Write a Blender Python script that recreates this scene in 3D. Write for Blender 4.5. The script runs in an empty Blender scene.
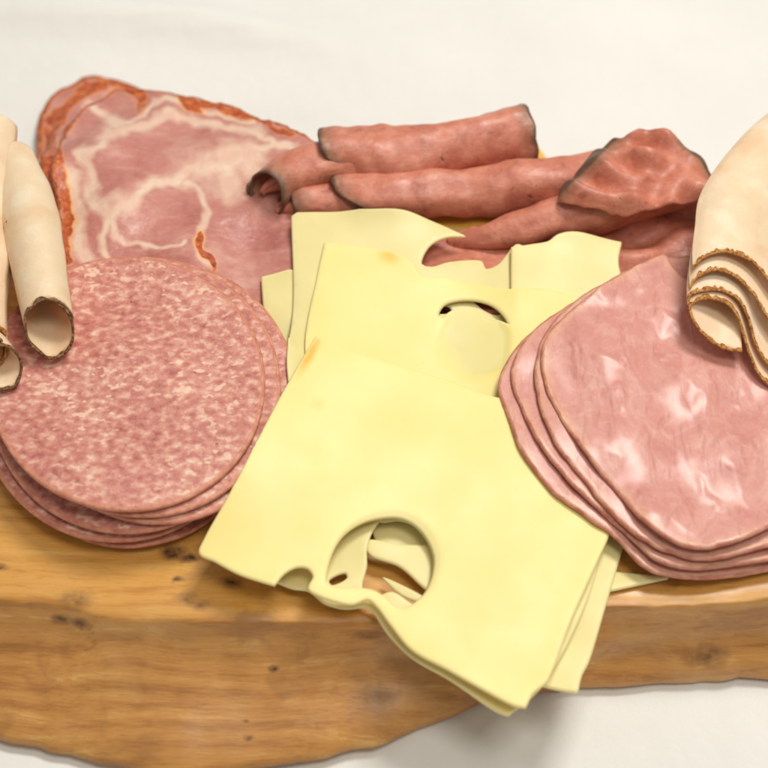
import bpy, math, random
import numpy as np
from mathutils import Vector
from mathutils.geometry import delaunay_2d_cdt
R = math.radians
rng = np.random.default_rng(7)
scene = bpy.context.scene
col = scene.collection

# ------------------------------------------------------------------ camera
CM = 0.01
BT = 3.5                                    # height of the board's top, cm
PITCH = R(52.0); DIST = 60.0; LENS = 74.5
TGT = np.array([0.0, 0.0, BT + 0.5])
CAM = TGT + DIST * np.array([0.0, -math.cos(PITCH), math.sin(PITCH)])
FPX = 768 * LENS / 36.0
camd = bpy.data.cameras.new('camera'); camo = bpy.data.objects.new('camera', camd); col.objects.link(camo)
camo.location = CAM * CM
camo.rotation_euler = (math.pi / 2 - PITCH, 0, 0)
camd.lens = LENS; camd.sensor_width = 36; camd.clip_start = 0.02; camd.clip_end = 50
camd.dof.use_dof = True; camd.dof.focus_distance = 0.588; camd.dof.aperture_fstop = 8.5
scene.camera = camo

# ------------------------------------------------------------------ world and lamps
world = bpy.data.worlds.new("World"); scene.world = world; world.use_nodes = True
bg = world.node_tree.nodes['Background']
bg.inputs[0].default_value = (1.0, 0.955, 0.88, 1); bg.inputs[1].default_value = 0.34
def area(name, loc, target, size, power, color):
    l = bpy.data.lights.new(name, 'AREA'); l.shape = 'RECTANGLE'; l.size, l.size_y = size
    l.energy = power; l.color = color
    o = bpy.data.objects.new(name, l); col.objects.link(o)
    o.location = loc
    o.rotation_euler = (Vector(target) - Vector(loc)).to_track_quat('-Z', 'Y').to_euler()
    return o
area('window_lamp', (0.34, 0.42, 1.22), (0, 0, 0.03), (0.42, 0.30), 11.6, (1.0, 0.965, 0.90))
area('ceiling_lamp', (0.30, -0.35, 1.5), (0, 0, 0.03), (0.45, 0.45), 7.5, (1.0, 0.95, 0.86))
scene.view_settings.view_transform = 'Standard'; scene.view_settings.look = 'None'
scene.view_settings.exposure = 0.0; scene.view_settings.gamma = 1.0

# ------------------------------------------------------------------ photo geometry helpers
CP, SP = math.cos(PITCH), math.sin(PITCH)
def ray(px, py):
    a = (px - 384) / FPX; b = (384 - py) / FPX
    return np.array([a, CP + b * SP, -SP + b * CP])
def P(px, py, z):
    d = ray(px, py); t = (z - CAM[2]) / d[2]; return CAM + d * t
def PY(px, py, y):
    d = ray(px, py); t = (y - CAM[1]) / d[1]; return CAM + d * t

def catmull(pts, n, closed=True, sharp=()):
    """smooth resample of a polyline; corners whose index is in sharp stay sharp"""
    pts = np.asarray(pts, float); m = len(pts); out = []
    segs = m if closed else m - 1
    L = []
    for i in range(segs):
        L.append(np.linalg.norm(pts[(i + 1) % m] - pts[i]))
    tot = sum(L)
    for i in range(segs):
        k = max(1, int(round(n * L[i] / tot)))
        p1 = pts[i]; p2 = pts[(i + 1) % m]
        p0 = pts[(i - 1) % m] if (closed or i > 0) else 2 * p1 - p2
        p3 = pts[(i + 2) % m] if (closed or i + 2 < m) else 2 * p2 - p1
        if i in sharp: p0 = 2 * p1 - p2
        if (i + 1) % m in sharp: p3 = 2 * p2 - p1
        d0 = max(np.linalg.norm(p1 - p0), 1e-6) ** .5; d1 = max(np.linalg.norm(p2 - p1), 1e-6) ** .5; d2 = max(np.linalg.norm(p3 - p2), 1e-6) ** .5
        m1 = ((p1 - p0) / d0 - (p2 - p0) / (d0 + d1) + (p2 - p1) / d1) * d1
        m2 = ((p2 - p1) / d1 - (p3 - p1) / (d1 + d2) + (p3 - p2) / d2) * d1
        for j in range(k):
            t = j / k; t2 = t * t; t3 = t2 * t
            out.append((2*t3-3*t2+1)*p1 + (t3-2*t2+t)*m1 + (-2*t3+3*t2)*p2 + (t3-t2)*m2)
    if not closed: out.append(pts[-1])
    return np.array(out)

class Wave:
    """smooth random function of 2 or 3 coordinates (cm)"""
    def __init__(s, scale, dim=2, n=14, seed=0):
        r = np.random.default_rng(seed)
        k = r.normal(size=(n, dim)); k /= np.linalg.norm(k, axis=1)[:, None]
        s.k = k * (2 * np.pi / scale) * r.uniform(.6, 1.5, (n, 1)); s.p = r.uniform(0, 6.28, n); s.a = 1.4 / n ** .5
    def __call__(s, *c):
        c = np.stack(np.broadcast_arrays(*c), -1)
        return np.sin(c @ s.k.T + s.p).sum(-1) * s.a

# ------------------------------------------------------------------ node helpers
class NT:
    def __init__(s, name):
        s.m = bpy.data.materials.new(name); s.m.use_nodes = True
        s.t = s.m.node_tree; s.b = s.t.nodes['Principled BSDF']
        tc = s.t.nodes.new('ShaderNodeTexCoord'); oi = s.t.nodes.new('ShaderNodeObjectInfo')
        add = s.t.nodes.new('ShaderNodeVectorMath'); add.operation = 'ADD'
        s.t.links.new(tc.outputs['Object'], add.inputs[0]); s.t.links.new(oi.outputs['Location'], add.inputs[1])
        sc = s.t.nodes.new('ShaderNodeVectorMath'); sc.operation = 'SCALE'; sc.inputs['Scale'].default_value = 100
        s.t.links.new(add.outputs[0], sc.inputs[0]); s.co = sc.outputs[0]; s.rand = oi.outputs['Random']
    def put(s, sock, v):
        if isinstance(v, bpy.types.NodeSocket): s.t.links.new(v, sock)
        elif v is not None: sock.default_value = v
    def math(s, op, a, b=None, c=None, clamp=False):
        n = s.t.nodes.new('ShaderNodeMath'); n.operation = op; n.use_clamp = clamp
        s.put(n.inputs[0], a); s.put(n.inputs[1], b); s.put(n.inputs[2], c); return n.outputs[0]
    def vmath(s, op, a, b=None, out=0):
        n = s.t.nodes.new('ShaderNodeVectorMath'); n.operation = op
        s.put(n.inputs[0], a); s.put(n.inputs[1], b); return n.outputs[out]
    def map(s, scale=(1, 1, 1), loc=(0, 0, 0), rot=(0, 0, 0), co=None):
        n = s.t.nodes.new('ShaderNodeMapping'); s.put(n.inputs[0], co or s.co)
        n.inputs['Location'].default_value = loc; n.inputs['Rotation'].default_value = rot; n.inputs['Scale'].default_value = scale
        return n.outputs[0]
    def noise(s, scale, detail=3, rough=.5, dist=0, co=None, color=False):
        n = s.t.nodes.new('ShaderNodeTexNoise'); s.put(n.inputs['Vector'], co or s.co)
        n.inputs['Scale'].default_value = scale; n.inputs['Detail'].default_value = detail
        n.inputs['Roughness'].default_value = rough; n.inputs['Distortion'].default_value = dist
        return n.outputs['Color' if color else 'Fac']
    def voro(s, scale, feat='F1', co=None, rnd=1.0, out='Distance', smooth=None):
        n = s.t.nodes.new('ShaderNodeTexVoronoi'); n.feature = feat; s.put(n.inputs['Vector'], co or s.co)
        n.inputs['Scale'].default_value = scale; n.inputs['Randomness'].default_value = rnd
        return n.outputs[out]
    def warp(s, scale, amt, co=None):
        c = s.noise(scale, 2, co=co, color=True)
        v = s.vmath('SUBTRACT', c, (.5, .5, .5)); n = s.t.nodes.new('ShaderNodeVectorMath'); n.operation = 'SCALE'
        s.put(n.inputs[0], v); n.inputs['Scale'].default_value = amt
        return s.vmath('ADD', co or s.co, n.outputs[0])
    def ramp(s, f, stops, interp='EASE'):
        n = s.t.nodes.new('ShaderNodeValToRGB'); n.color_ramp.interpolation = interp; s.put(n.inputs[0], f)
        e = n.color_ramp.elements
        while len(e) < len(stops): e.new(0.5)
        for el, (p, c) in zip(e, stops):
            el.position = p; el.color = (c, c, c, 1) if isinstance(c, (int, float)) else (*c, 1)
        return n.outputs[0]
    def mix(s, f, a, b, mode='MIX'):
        n = s.t.nodes.new('ShaderNodeMix'); n.data_type = 'RGBA'; n.blend_type = mode
        s.put(n.inputs[0], f)
        for sock, v in ((n.inputs[6], a), (n.inputs[7], b)):
            s.put(sock, (*v, 1) if isinstance(v, tuple) else v)
        return n.outputs[2]
    def attr(s, name):
        n = s.t.nodes.new('ShaderNodeAttribute'); n.attribute_name = name; return n.outputs['Fac']
    def bump(s, h, strength, dist=0.0005, prev=None):
        n = s.t.nodes.new('ShaderNodeBump'); s.put(n.inputs['Height'], h)
        n.inputs['Strength'].default_value = strength; n.inputs['Distance'].default_value = dist
        if prev is not None: s.put(n.inputs['Normal'], prev)
        return n.outputs[0]
    def fin(s, color, rough=.45, normal=None, sss=0, radius=(1, .4, .25), scale=.002, spec=.5, coat=0, coat_rough=.2):
        b = s.b
        s.put(b.inputs['Base Color'], (*color, 1) if isinstance(color, tuple) else color)
        s.put(b.inputs['Roughness'], rough)
        if normal is not None: s.put(b.inputs['Normal'], normal)
        b.inputs['Subsurface Weight'].default_value = sss; b.inputs['Subsurface Radius'].default_value = radius
        b.inputs['Subsurface Scale'].default_value = scale; b.inputs['Specular IOR Level'].default_value = spec
        s.put(b.inputs['Coat Weight'], coat); b.inputs['Coat Roughness'].default_value = coat_rough
        return s.m

# ------------------------------------------------------------------ materials
def mat_cheese(name, c1, c2):
    n = NT(name)
    f = n.noise(.35, 3, .5)
    c = n.mix(n.ramp(f, [(.3, 0), (.7, 1)]), c1, c2)
    spots = n.ramp(n.noise(.9, 2, .4, co=n.map(loc=(3, 5, 1))), [(.66, 0), (.78, 1)])
    c = n.mix(n.math('MULTIPLY', spots, .08), c, (.88, .80, .50))
    st = n.attr('stain')
    c = n.mix(st, c, (.84, .47, .06))
    rim = n.attr('rim')
    rf = n.ramp(rim, [(0, 1), (.12, 0)])
    c = n.mix(n.math('MULTIPLY', rf, .35), c, (.86, .73, .42))
    b = n.bump(n.noise(.45, 2, .5), .12, .0012)
    b = n.bump(n.noise(9, 3, .6), .10, .0002, b)
    pit = n.ramp(n.voro(1.6, 'F1', co=n.warp(2, .3)), [(.03, 0), (.075, 1)])
    b = n.bump(pit, .22, .0004, b)
    return n.fin(c, n.ramp(n.noise(.8, 2), [(.3, .42), (.7, .48)]), b, sss=.45, radius=(1, .75, .3), scale=.003, spec=.4)
M_cheese = mat_cheese('swiss_cheese', (.87, .705, .265), (.885, .735, .30))
M_cheese2 = mat_cheese('pale_swiss_cheese', (.73, .63, .28), (.78, .68, .33))
M_cheese3 = mat_cheese('thin_swiss_cheese', (.77, .67, .30), (.82, .725, .355))
M_cheddar = mat_cheese('orange_cheese', (.76, .42, .07), (.82, .48, .10))

def mat_salami():
    n = NT('salami_meat')
    w = n.warp(2.5, .5)
    big = n.noise(.30, 2, .4)
    f = n.noise(3.2, 2.4, .5, co=n.map(scale=(.92, 1.15, 1), rot=(0, 0, .25)))
    f = n.math('ADD', f, n.math('MULTIPLY', n.math('SUBTRACT', big, .5), .30))
    f = n.math('ADD', f, n.math('MULTIPLY', n.math('SUBTRACT', n.noise(1.3, 2, .5), .5), .16))
    c = n.ramp(f, [(.24, (.40, .125, .10)), (.40, (.52, .195, .155)), (.53, (.61, .27, .21)), (.64, (.70, .39, .30)), (.76, (.79, .56, .44))])
    fl = n.noise(2.9, 1.5, .5, co=n.map(scale=(.9, 1.3, 1), rot=(0, 0, -.5), loc=(5, 5, 0), co=n.warp(4, .15)))
    fl = n.math('MULTIPLY', n.ramp(fl, [(.58, 0), (.67, 1)]), n.ramp(big, [(.35, .3), (.6, 1)]))
    c = n.mix(n.math('MULTIPLY', fl, .75), c, (.84, .60, .45))
    pep = n.ramp(n.voro(1.0, 'F1', co=n.map(loc=(2, 9, 0))), [(.04, 1), (.075, 0)])
    c = n.mix(n.math('MULTIPLY', pep, .6), c, (.12, .04, .02))
    r = n.ramp(n.attr('rim'), [(0, 1), (.06, 1), (.15, 0)])
    c = n.mix(n.math('MULTIPLY', r, .8), c, (.62, .24, .14))
    b = n.bump(n.noise(3.2, 5, .65), .55, .0009)
    b = n.bump(n.noise(14, 3, .6), .3, .0003, b)
    return n.fin(c, n.ramp(n.noise(4, 3), [(.3, .32), (.7, .55)]), b, sss=.25, radius=(1, .35, .2), scale=.0015, spec=.4)
M_salami = mat_salami()
def mat_simple(name, ca, cb, sc=2.5, rough=.45, bs=.5, bd=.0008, sss=.2, spec=.4, det=5):
    n = NT(name)
    c = n.mix(n.ramp(n.noise(sc, det, .62), [(.32, 0), (.68, 1)]), ca, cb)
    return n.fin(c, rough, n.bump(n.noise(sc * 2.2, 4, .6), bs, bd), sss=sss, scale=.0015, spec=spec)
M_casing = mat_simple('salami_casing', (.50, .17, .11), (.68, .31, .20))

def mat_ham():
    n = NT('ham_meat')
    co = n.warp(.7, 1.2)
    f = n.noise(.75, 5, .6, co=co)
    c = n.ramp(f, [(.28, (.54, .205, .17)), (.48, (.61, .265, .22)), (.62, (.66, .32, .265)), (.8, (.73, .43, .36))])
    g = n.ramp(n.voro(.55, 'DISTANCE_TO_EDGE', co=n.warp(1.1, 1.1)), [(0, 1), (.07, 0)])
    c = n.mix(n.math('MULTIPLY', g, .12), c, (.80, .54, .44))
    fl = n.ramp(n.noise(3.5, 5, .7, co=n.warp(1.5, .6)), [(.52, 0), (.75, 1)])
    c = n.mix(n.math('MULTIPLY', fl, .25), c, (.80, .55, .46))
    r = n.ramp(n.attr('rim'), [(0, 1), (.1, .7), (.42, 0)])
    r = n.math('MULTIPLY', r, n.ramp(n.noise(.9, 3, .6), [(.35, .2), (.65, 1)]))
    c = n.mix(n.math('MULTIPLY', r, .7), c, (.74, .42, .24))
    w = n.noise(.62, 2.5, .5, co=n.warp(.7, 1.3, n.map(scale=(1.7, .6, 1), rot=(0, 0, .5))))
    wr_ = n.math('ABSOLUTE', n.math('SUBTRACT', n.noise(.55, 2, .5, co=n.warp(.6, 1.2, n.map(scale=(1.5, .7, 1), rot=(0, 0, .7), loc=(4, 4, 0)))), .5))
    b = n.bump(w, .38, .003); b = n.bump(n.ramp(wr_, [(0, 1), (.09, 0)]), .28, .0012, b)
    b = n.bump(n.noise(3.2, 4, .6, co=n.map(scale=(1.6, .7, 1), rot=(0, 0, .6))), .28, .0008, b)
    b = n.bump(n.noise(10, 3, .6), .3, .0003, b)
    return n.fin(c, n.ramp(n.noise(1.2, 3, .6), [(.35, .45), (.65, .6)]), b, sss=.3, radius=(1, .4, .3), scale=.002, spec=.5, coat=.38, coat_rough=.22)
M_ham = mat_ham()
M_hamrind = mat_simple('ham_rind', (.44, .14, .09), (.62, .30, .20), 1.6, .35, .5, .0008)

def mat_capicola():
    n = NT('capicola_meat')
    f = n.noise(.6, 4, .55, co=n.warp(.8, 1))
    meat = n.ramp(f, [(.3, (.43, .145, .12)), (.5, (.53, .215, .175)), (.72, (.63, .33, .27))])
    fib = n.ramp(n.noise(2.6, 4, .6, co=n.map(scale=(.5, 1.8, 1), rot=(0, 0, .5))), [(.5, 0), (.8, 1)])
    meat = n.mix(n.math('MULTIPLY', fib, .4), meat, (.72, .46, .38))
    fat = n.attr('fat')
    ff = n.math('ADD', fat, n.math('MULTIPLY', n.math('SUBTRACT', n.noise(1.6, 5, .6), .5), .8))
    ff = n.ramp(ff, [(.12, 0), (.85, 1)], 'LINEAR')
    fatc = n.ramp(n.noise(1.2, 3), [(.35, (.78, .54, .41)), (.65, (.83, .66, .50))])
    c = n.mix(n.math('MULTIPLY', ff, .78), meat, fatc)
    spice = n.math('MAXIMUM', n.attr('spice'), n.ramp(n.math('DIVIDE', n.attr('rim'), n.attr('rindw')), [(.3, .85), (1, 0)]))
    sp = n.math('ADD', spice, n.math('MULTIPLY', n.math('SUBTRACT', n.noise(2.4, 5, .7), .5), 1.0))
    halo = n.ramp(sp, [(.12, 0), (.40, 1)])
    c = n.mix(n.math('MULTIPLY', n.math('MULTIPLY', halo, .75), n.math('ADD', .35, ff)), c, (.86, .42, .10))
    red = n.ramp(sp, [(.42, 0), (.62, 1)])
    redc = n.ramp(n.noise(2.5, 5, .75), [(.34, (.24, .03, .01)), (.5, (.46, .085, .022)), (.61, (.62, .17, .04)), (.73, (.84, .46, .18))])
    c = n.mix(red, c, redc)
    c = n.mix(n.math('MULTIPLY', n.ramp(n.noise(9, 4, .7, co=n.map(scale=(.5, 1.6, 1), rot=(0, 0, .8))), [(.52, 0), (.75, 1)]), .22), c, (.80, .54, .42))
    b = n.bump(n.noise(.9, 3, .5), .6, .0025)
    b = n.bump(n.noise(5, 5, .65), .35, .0006, b)
    return n.fin(c, n.ramp(n.noise(1.5, 3), [(.3, .3), (.7, .5)]), b, sss=.3, radius=(1, .45, .3), scale=.002, spec=.45)
M_capi = mat_capicola()
M_capirind = mat_simple('capicola_rind', (.30, .05, .018), (.62, .19, .05), 4, .5, .9, .0015)

def mat_beef():
    n = NT('roast_beef_meat')
    f = n.noise(1.1, 6, .65, co=n.warp(1.2, .8))
    c = n.ramp(f, [(.28, (.36, .10, .06)), (.46, (.53, .175, .11)), (.6, (.61, .23, .15)), (.78, (.70, .34, .235))])
    fib = n.ramp(n.noise(4, 4, .65, co=n.map(scale=(.45, 1.7, 1.7))), [(.55, 0), (.8, 1)])
    c = n.mix(n.math('MULTIPLY', fib, .35), c, (.66, .38, .31))
    pep = n.ramp(n.noise(6, 4, .7, co=n.map(loc=(4, 4, 4))), [(.62, 0), (.69, 1)])
    c = n.mix(n.math('MULTIPLY', pep, .6), c, (.10, .045, .025))
    r = n.attr('rim')
    rr = n.math('ADD', r, n.math('MULTIPLY', n.math('SUBTRACT', n.noise(1.3, 4, .6), .5), .5))
    dk = n.ramp(rr, [(.0, 1), (.28, 0)]); rr = n.ramp(rr, [(.0, 1), (.9, 0)], 'LINEAR')
    crust = n.ramp(n.noise(3, 4, .7), [(.35, (.15, .07, .035)), (.55, (.27, .15, .085)), (.75, (.42, .31, .20))])
    c = n.mix(n.math('MULTIPLY', rr, .85), c, crust); c = n.mix(n.math('MULTIPLY', dk, .8), c, (.09, .05, .03))
    b = n.bump(n.noise(1.2, 3, .5), .35, .002)
    b = n.bump(n.noise(5, 5, .6, co=n.map(scale=(.4, 1.5, 1.5))), .3, .0005, b)
    return n.fin(c, n.ramp(n.noise(2, 3), [(.3, .36), (.7, .6)]), b, sss=.2, radius=(1, .3, .2), scale=.0018, spec=.5)
M_beef = mat_beef()
M_beefedge = mat_simple('browned_beef_edge', (.10, .05, .025), (.30, .18, .10), 5, .55, .9, .001, .05)

def mat_turkey():
    n = NT('turkey_meat')
    f = n.noise(.7, 4, .55, co=n.warp(.7, .8))
    c = n.ramp(f, [(.3, (.77, .515, .32)), (.5, (.82, .59, .395)), (.7, (.86, .67, .48))])
    sp = n.ramp(n.noise(7, 3, .7), [(.72, 0), (.78, 1)])
    c = n.mix(n.math('MULTIPLY', sp, .35), c, (.45, .25, .10))
    r = n.ramp(n.math('ADD', n.attr('rim'), n.math('MULTIPLY', n.math('SUBTRACT', n.noise(4, 4, .7), .5), .35)), [(.03, 1), (.2, 0)])
    c = n.mix(n.math('MULTIPLY', r, .7), c, (.50, .24, .07))
    b = n.bump(n.noise(1.0, 3, .5), .4, .0015)
    b = n.bump(n.noise(9, 4, .6), .3, .0004, b)
    return n.fin(c, n.ramp(n.noise(2, 3), [(.3, .38), (.7, .55)]), b, sss=.45, radius=(1, .6, .35), scale=.003, spec=.4)
M_turkey = mat_turkey()
def mat_crust(name, dark, mid, light):
    n = NT(name)
    c = n.ramp(n.noise(8, 5, .8), [(.38, dark), (.5, mid), (.62, light)])
    b = n.bump(n.noise(9, 4, .7), .9, .0012)
    return n.fin(c, .6, b, spec=.35)
M_crust = mat_crust('peppered_turkey_crust', (.055, .022, .010), (.17, .075, .028), (.42, .22, .09))
M_crust2 = mat_crust('golden_turkey_crust', (.20, .055, .012), (.55, .21, .035), (.76, .42, .14))

# ------------------------------------------------------------------ support height field
RES = 0.1; X0, Y0 = -26.0, -20.0; NX, NY = 520, 440
gx = X0 + (np.arange(NX) + .5) * RES; gy = Y0 + (np.arange(NY) + .5) * RES
GX, GY = np.meshgrid(gx, gy)
H = np.zeros((NY, NX))
def inside(poly, X, Y):
    poly = np.asarray(poly)[:, :2]; r = np.zeros(X.shape, bool)
    x1, y1 = poly[-1]
    for x2, y2 in poly:
        if y1 != y2:
            c = ((y1 > Y) != (y2 > Y)) & (X < (x2 - x1) * (Y - y1) / (y2 - y1) + x1)
            r ^= c
        x1, y1 = x2, y2
    return r
def gauss(sig):
    s = sig / RES; k = int(3 * s) + 1; a = np.exp(-.5 * (np.arange(-k, k + 1) / s) ** 2); return a / a.sum()
def blur(a, ker):
    k = len(ker) // 2
    p = np.pad(a, ((k, k), (0, 0))); o = sum(ker[i] * p[i:i + a.shape[0]] for i in range(len(ker)))
    p = np.pad(o, ((0, 0), (k, k))); return sum(ker[i] * p[:, i:i + a.shape[1]] for i in range(len(ker)))
def sample(F, x, y):
    fx = np.clip((np.asarray(x) - X0) / RES - .5, 0, NX - 1.001); fy = np.clip((np.asarray(y) - Y0) / RES - .5, 0, NY - 1.001)
    i = fx.astype(int); j = fy.astype(int); a = fx - i; b = fy - j
    return F[j, i]*(1-a)*(1-b) + F[j, i+1]*a*(1-b) + F[j+1, i]*(1-a)*b + F[j+1, i+1]*a*b
def dilate(a, r):
    k = int(round(r / RES)); o = a.copy()
    for dj in range(-k, k + 1):
        for di in range(-k, k + 1):
            if dj * dj + di * di <= k * k + 1: o = np.maximum(o, np.roll(np.roll(a, dj, 0), di, 1))
    return o
def drape(mask, S, iters, sig, sag, fs=.22, dil=.2):
    """a sheet laid on support S: bridges hollows, never dips below S"""
    js, is_ = np.where(mask); m = 12
    j0, j1, i0, i1 = max(js.min() - m, 0), js.max() + m, max(is_.min() - m, 0), is_.max() + m
    mk = dilate(mask[j0:j1, i0:i1].astype(float), .3); Sc = dilate(S[j0:j1, i0:i1], dil); h = Sc.copy(); ker = gauss(sig)
    w = blur(mk, ker) + 1e-6
    for _ in range(iters):
        h = np.where(mk > 0, np.maximum(Sc, blur(h * mk, ker) / w - sag), 0)
    ker2 = gauss(fs); h2 = blur(h * mk, ker2) / (blur(mk, ker2) + 1e-9)
    h = np.where(mk > 0, np.maximum(h2, h - .08), 0)
    # carry the sheet's height a little past its own outline
    e = h.copy(); em = mk.copy(); k3 = gauss(.15)
    for _ in range(3):
        ww = blur(em, k3); ee = blur(e * em, k3) / (ww + 1e-9)
        new = (em == 0) & (ww > .02); e = np.where(new, ee, e); em = np.where(new, 1., em)
    out = S.copy(); out[j0:j1, i0:i1] = np.where(em > 0, e, S[j0:j1, i0:i1])
    return out

# ------------------------------------------------------------------ mesh helpers
def link_mesh(name, verts, faces, mat, parent=None, base=None, attrs=None, label=None, cat=None, group=None):
    verts = np.asarray(verts, float)
    if base is None: base = np.zeros(3) if parent is not None else np.array([*(verts[:, :2].min(0) + verts[:, :2].max(0)) / 2, verts[:, 2].min()])
    me = bpy.data.meshes.new(name)
    if parent is not None: base = np.array(parent['base_cm'])
    me.from_pydata(((verts - base) * CM).tolist(), [], [list(map(int, f)) for f in faces])
    me.validate(); me.update()
    me.polygons.foreach_set('use_smooth', [True] * len(me.polygons))
    for k, v in (attrs or {}).items():
        a = me.attributes.new(k, 'FLOAT', 'POINT'); a.data.foreach_set('value', np.asarray(v, np.float32))
    me.materials.append(mat)
    o = bpy.data.objects.new(name, me); col.objects.link(o)
    if parent is not None: o.parent = parent
    else:
        o.location = Vector(base * CM); o['base_cm'] = [float(x) for x in base]
    if label: o['label'] = label
    if cat: o['category'] = cat
    if group: o['group'] = group
    return o
def thing(name, base, label, cat, group=None):
    o = bpy.data.objects.new(name, None); col.objects.link(o); o.location = Vector(np.array(base) * CM)
    o.empty_display_size = .01
    o['base_cm'] = [float(x) for x in base]; o['label'] = label; o['category'] = cat
    if group: o['group'] = group
    return o

def normals2d(c):
    t = np.roll(c, -1, 0) - np.roll(c, 1, 0); t /= np.linalg.norm(t, axis=1)[:, None] + 1e-9
    a = np.sum(c[:, 0] * np.roll(c[:, 1], -1) - c[:, 1] * np.roll(c[:, 0], -1))
    n = np.stack([t[:, 1], -t[:, 0]], 1)
    return n if a > 0 else -n
def dist_poly(p, loops):
    d = np.full(len(p), 1e9)
    for c in loops:
        a = c; b = np.roll(c, -1, 0); ab = b - a; L = (ab ** 2).sum(1) + 1e-12
        for s in range(0, len(p), 4000):
            q = p[s:s + 4000]
            t = np.clip(((q[:, None] - a) * ab).sum(2) / L, 0, 1)
            dd = np.sqrt((((a + t[..., None] * ab) - q[:, None]) ** 2).sum(2)).min(1)
            d[s:s + 4000] = np.minimum(d[s:s + 4000], dd)
    return d
def triangulate(outer, holes, step):
    loops = [outer] + holes
    lo, hi = outer.min(0), outer.max(0)
    X, Y = np.meshgrid(np.arange(lo[0], hi[0], step), np.arange(lo[1], hi[1], step * .866))
    X = X + (np.arange(X.shape[0]) % 2)[:, None] * step * .5
    pts = np.stack([X.ravel(), Y.ravel()], 1)
    ok = inside(outer, pts[:, 0], pts[:, 1])
    for h in holes: ok &= ~inside(h, pts[:, 0], pts[:, 1])
    pts = pts[ok]; pts = pts[dist_poly(pts, loops) > step * .6]
    rings = []
    for li, c in enumerate(loops):
        n = normals2d(c) * (-1 if li == 0 else 1)
        for w in (.05,):
            q = c + n * w
            ok = inside(outer, q[:, 0], q[:, 1])
            for h in holes: ok &= ~inside(h, q[:, 0], q[:, 1])
            q = q[ok]; q = q[dist_poly(q, loops) > w * .75]; rings.append(q)
    allp = np.concatenate(loops + rings + [pts]); edges = []; k = 0
    for c in loops:
        m = len(c); edges += [(k + i, k + (i + 1) % m) for i in range(m)]; k += m
    v, e, f, ov, oe, of = delaunay_2d_cdt([Vector(p) for p in allp], edges, [], 0, 1e-5)
    v = np.array([tuple(p) for p in v]); f = np.array([list(t) for t in f if len(t) == 3])
    c = v[f].mean(1); ok = inside(outer, c[:, 0], c[:, 1])
    for h in holes: ok &= ~inside(h, c[:, 0], c[:, 1])
    return v, f[ok]

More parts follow.
